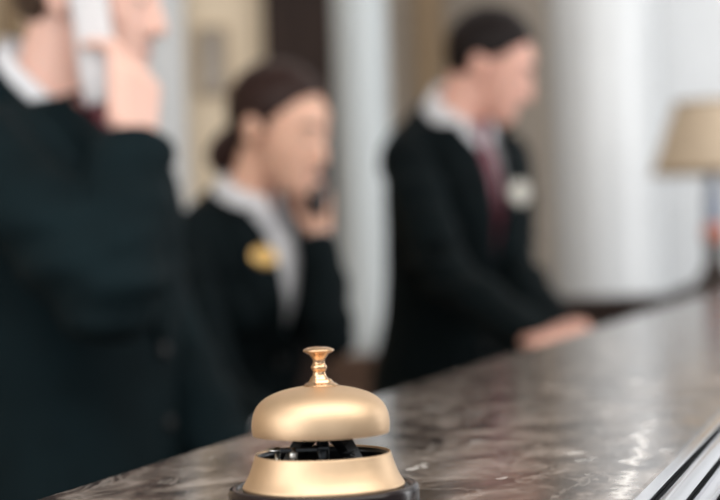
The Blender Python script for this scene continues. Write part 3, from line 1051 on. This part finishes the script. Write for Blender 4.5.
person(dict(tag='man2', label='man in black suit and mauve tie looking down at the desk', x=nb3.x - 0.078, y=3.65, yaw=R(-54), s=1.02, lean=R(9), hs=0.93, width=0.80, sleeve_w=0.92, sw=0.86, vee_w=0.044, collar_tilt=0.45,
            head=W(492, 66, 3.57), head_yaw=R(-16), head_pitch=R(24), skin='skin', hair='hair_black', suit='suit', tie='tie_mauve', hair_thick=1.0,
            badge=(0.052, 1.322, 0.062, 0.050, 'white_badge', True), badge_label='pale oval name badge',
            R=dict(elbow=W(444, 274, 3.30), wrist=W(530, 337, 3.10), f=(0.3, -0.9, -0.02), n=(0.2, 0.2, -1), curls=FIST, cuff=1.15),
            L=dict(elbow=W(514, 270, 3.55), wrist=W(552, 328, 3.36), f=(0.35, -0.9, -0.02), n=(0.2, 0.2, -1), curls=FIST, cuff=1.15)))


# ---------------------------------------------------------------- telephones
def handset(label, a, b, width, thick, face, m, screen=False):
    """cordless handset from its foot a to its head b; face = side towards the ear"""
    a, b = Vector(a), Vector(b)
    z = (b - a).normalized()
    y = Vector(face)
    y = (y - z * y.dot(z)).normalized()
    x = y.cross(z)
    L = (b - a).length
    t = thing('telephone_handset', label, 'telephone', a)
    Q = Matrix((x, y, z)).transposed().to_4x4()
    bm = bmesh.new()
    secs = [(0, 0, 0.0, width * 0.40, thick * 0.35, 3), (0, 0, 0.004, width * 0.47, thick * 0.46, 3.2), (0, 0, L * 0.2, width * 0.5, thick * 0.5, 3.4), (0, 0.0, L * 0.55, width * 0.47, thick * 0.46, 3.4),
            (0, 0.002, L * 0.85, width * 0.5, thick * 0.52, 3.2), (0, 0.002, L - 0.005, width * 0.46, thick * 0.48, 3), (0, 0.002, L, width * 0.36, thick * 0.3, 2.6)]
    add_loft(bm, secs, 40, Q)
    obj('handset_body', bm, m, t)
    bm = bmesh.new()
    add_lathe(bm, [(0, 0.0015), (0.010, 0.0015), (0.013, 0.0), (0.013, -0.004), (0, -0.004)], 28, Q @ Matrix.Translation((0, thick * 0.5 + 0.002, L * 0.87)) @ Matrix.Rotation(R(-90), 4, 'X'))
    obj('earpiece', bm, M['button'], t)
    for i in range(4):
        for j in range(3):
            bm = bmesh.new()
            add_box(bm, (j - 1) * 0.013 - 0.0045, (j - 1) * 0.013 + 0.0045, thick * 0.44, thick * 0.5 + 0.0012, L * 0.16 + i * 0.013, L * 0.16 + i * 0.013 + 0.009, 0.001, Q)
            obj('key', bm, M['button'], t, smooth=False)
    bm = bmesh.new()
    add_box(bm, -width * 0.34, width * 0.34, thick * 0.42, thick * 0.5 + 0.0008, L * 0.53, L * 0.72, 0.001, Q)
    obj('display', bm, M['black_plastic'], t, smooth=False)
    return t


handset('white telephone handset held to the ear of the man nearest the camera', W(104, 104, 2.165), W(82, -44, 2.19), 0.052, 0.026, (0.1, 1, 0), M['white_plastic'])
handset('dark telephone handset held at the left cheek of the woman', W(320, 214, 3.02) + Vector((-0.007, -0.013, 0)), W(325, 122, 3.075) + Vector((-0.007, -0.013, 0)), 0.046, 0.022, (-0.6, -0.75, 0), M['black_plastic'])

# ---------------------------------------------------------------- console and table lamp by the back wall
con = thing('console_cabinet', 'low dark wood console under the tan table lamp', 'cabinet', (0.62, 5.06, 0))
bm = bmesh.new(); add_box(bm, -0.50, 0.60, -0.20, 0.08, 1.02, 1.055, 0.006); obj('top', bm, M['darkwood'], con, smooth=False)
bm = bmesh.new(); add_box(bm, -0.48, 0.58, -0.17, 0.06, 0.08, 1.019, 0.003); obj('cabinet_body', bm, M['darkwood'], con, smooth=False)
bm = bmesh.new(); add_box(bm, -0.46, 0.56, -0.15, 0.05, 0.001, 0.079); obj('plinth', bm, M['darkwood'], con, smooth=False)
for x0, x1, hx in ((-0.475, 0.047, 0.01), (0.053, 0.575, 0.09)):
    bm = bmesh.new(); add_box(bm, x0, x1, -0.188, -0.1705, 0.10, 1.0, 0.004)
    d = obj('door', bm, M['darkwood'], con, smooth=False)
    bm = bmesh.new(); add_lathe(bm, smooth_prof([(0, 0), (0.006, 0), (0.005, 0.012), (0.012, 0.018), (0.012, 0.024), (0, 0.028)], 3), 20, Matrix.Translation((hx, -0.188, 0.62)) @ Matrix.Rotation(R(90), 4, 'X'))
    obj('knob', bm, M['brass'], d)

ld = 5.0
lb = W(716, 290, ld)
SB, ST = W(716, 172, ld).z, W(716, 103, ld).z
lamp = thing('table_lamp', 'table lamp with a tan fabric shade on the dark console', 'lamp', (lb.x, ld, 1.0562))
hz = SB - 1.0562
bm = bmesh.new()
add_lathe(bm, smooth_prof([(0, 0), (0.125, 0), (0.128, 0.008), (0.118, 0.016), (0.075, 0.030), (0.045, 0.055), (0.030, 0.090), (0.026, 0.13), (0.030, 0.150), (0, 0.152)], 5), 56)
obj('lamp_base', bm, M['bronze'], lamp)
bm = bmesh.new()
add_lathe(bm, smooth_prof([(0, 0.150), (0.024, 0.150), (0.034, 0.165), (0.036, 0.185), (0.026, 0.205), (0, 0.206)], 5), 40)
obj('collar', bm, M['copper'], lamp)
bm = bmesh.new()
add_lathe(bm, smooth_prof([(0, 0.204), (0.022, 0.204), (0.027, 0.23), (0.026, 0.27), (0.018, hz - 0.02), (0.012, hz + 0.01), (0, hz + 0.011)], 5), 40)
obj('stem', bm, M['blue_glaze'], lamp)
bm = bmesh.new()
hs_ = ST - SB
rb_, rt_ = 0.178, 0.105
add_lathe(bm, [(rb_, hz), (rt_, hz + hs_), (rt_ - 0.003, hz + hs_), (rb_ - 0.003, hz), (rb_, hz)], 72)
shd = auto_smooth(obj('lamp_shade', bm, M['shade'], lamp))
for r_, z_ in ((rb_, hz), (rt_, hz + hs_)):
    bm = bmesh.new()
    add_lathe(bm, [(r_ - 0.004, z_ - 0.004), (r_ + 0.0025, z_ - 0.004), (r_ + 0.0025, z_ + 0.005), (r_ - 0.004, z_ + 0.005), (r_ - 0.004, z_ - 0.004)], 72)
    obj('shade_trim', bm, M['goldwood'], shd)
bm = bmesh.new()
add_lathe(bm, smooth_prof([(0, hz + 0.012), (0.014, hz + 0.012), (0.014, hz + 0.04), (0.03, hz + 0.085), (0.025, hz + 0.115), (0, hz + 0.128)], 5), 28)
obj('bulb', bm, M['bulb'], lamp)
bm = bmesh.new()
for k_ in range(3):
    a_ = k_ * 2 * math.pi / 3
    add_tube(bm, [(0, 0, hz + hs_ - 0.006), (math.cos(a_) * (rt_ - 0.002), math.sin(a_) * (rt_ - 0.002), hz + hs_ - 0.006)], [0.002, 0.002], 8)
add_tube(bm, [(0.035, 0, hz + 0.02), (0.04, 0, hz + 0.11), (0.0, 0, hz + hs_ - 0.006)], [0.002] * 3, 8)
add_tube(bm, [(-0.035, 0, hz + 0.02), (-0.04, 0, hz + 0.11), (0.0, 0, hz + hs_ - 0.006)], [0.002] * 3, 8)
add_tube(bm, [(-0.035, 0, hz + 0.02), (0.035, 0, hz + 0.02)], [0.002] * 2, 8)
obj('shade_harp', bm, M['brass'], lamp)
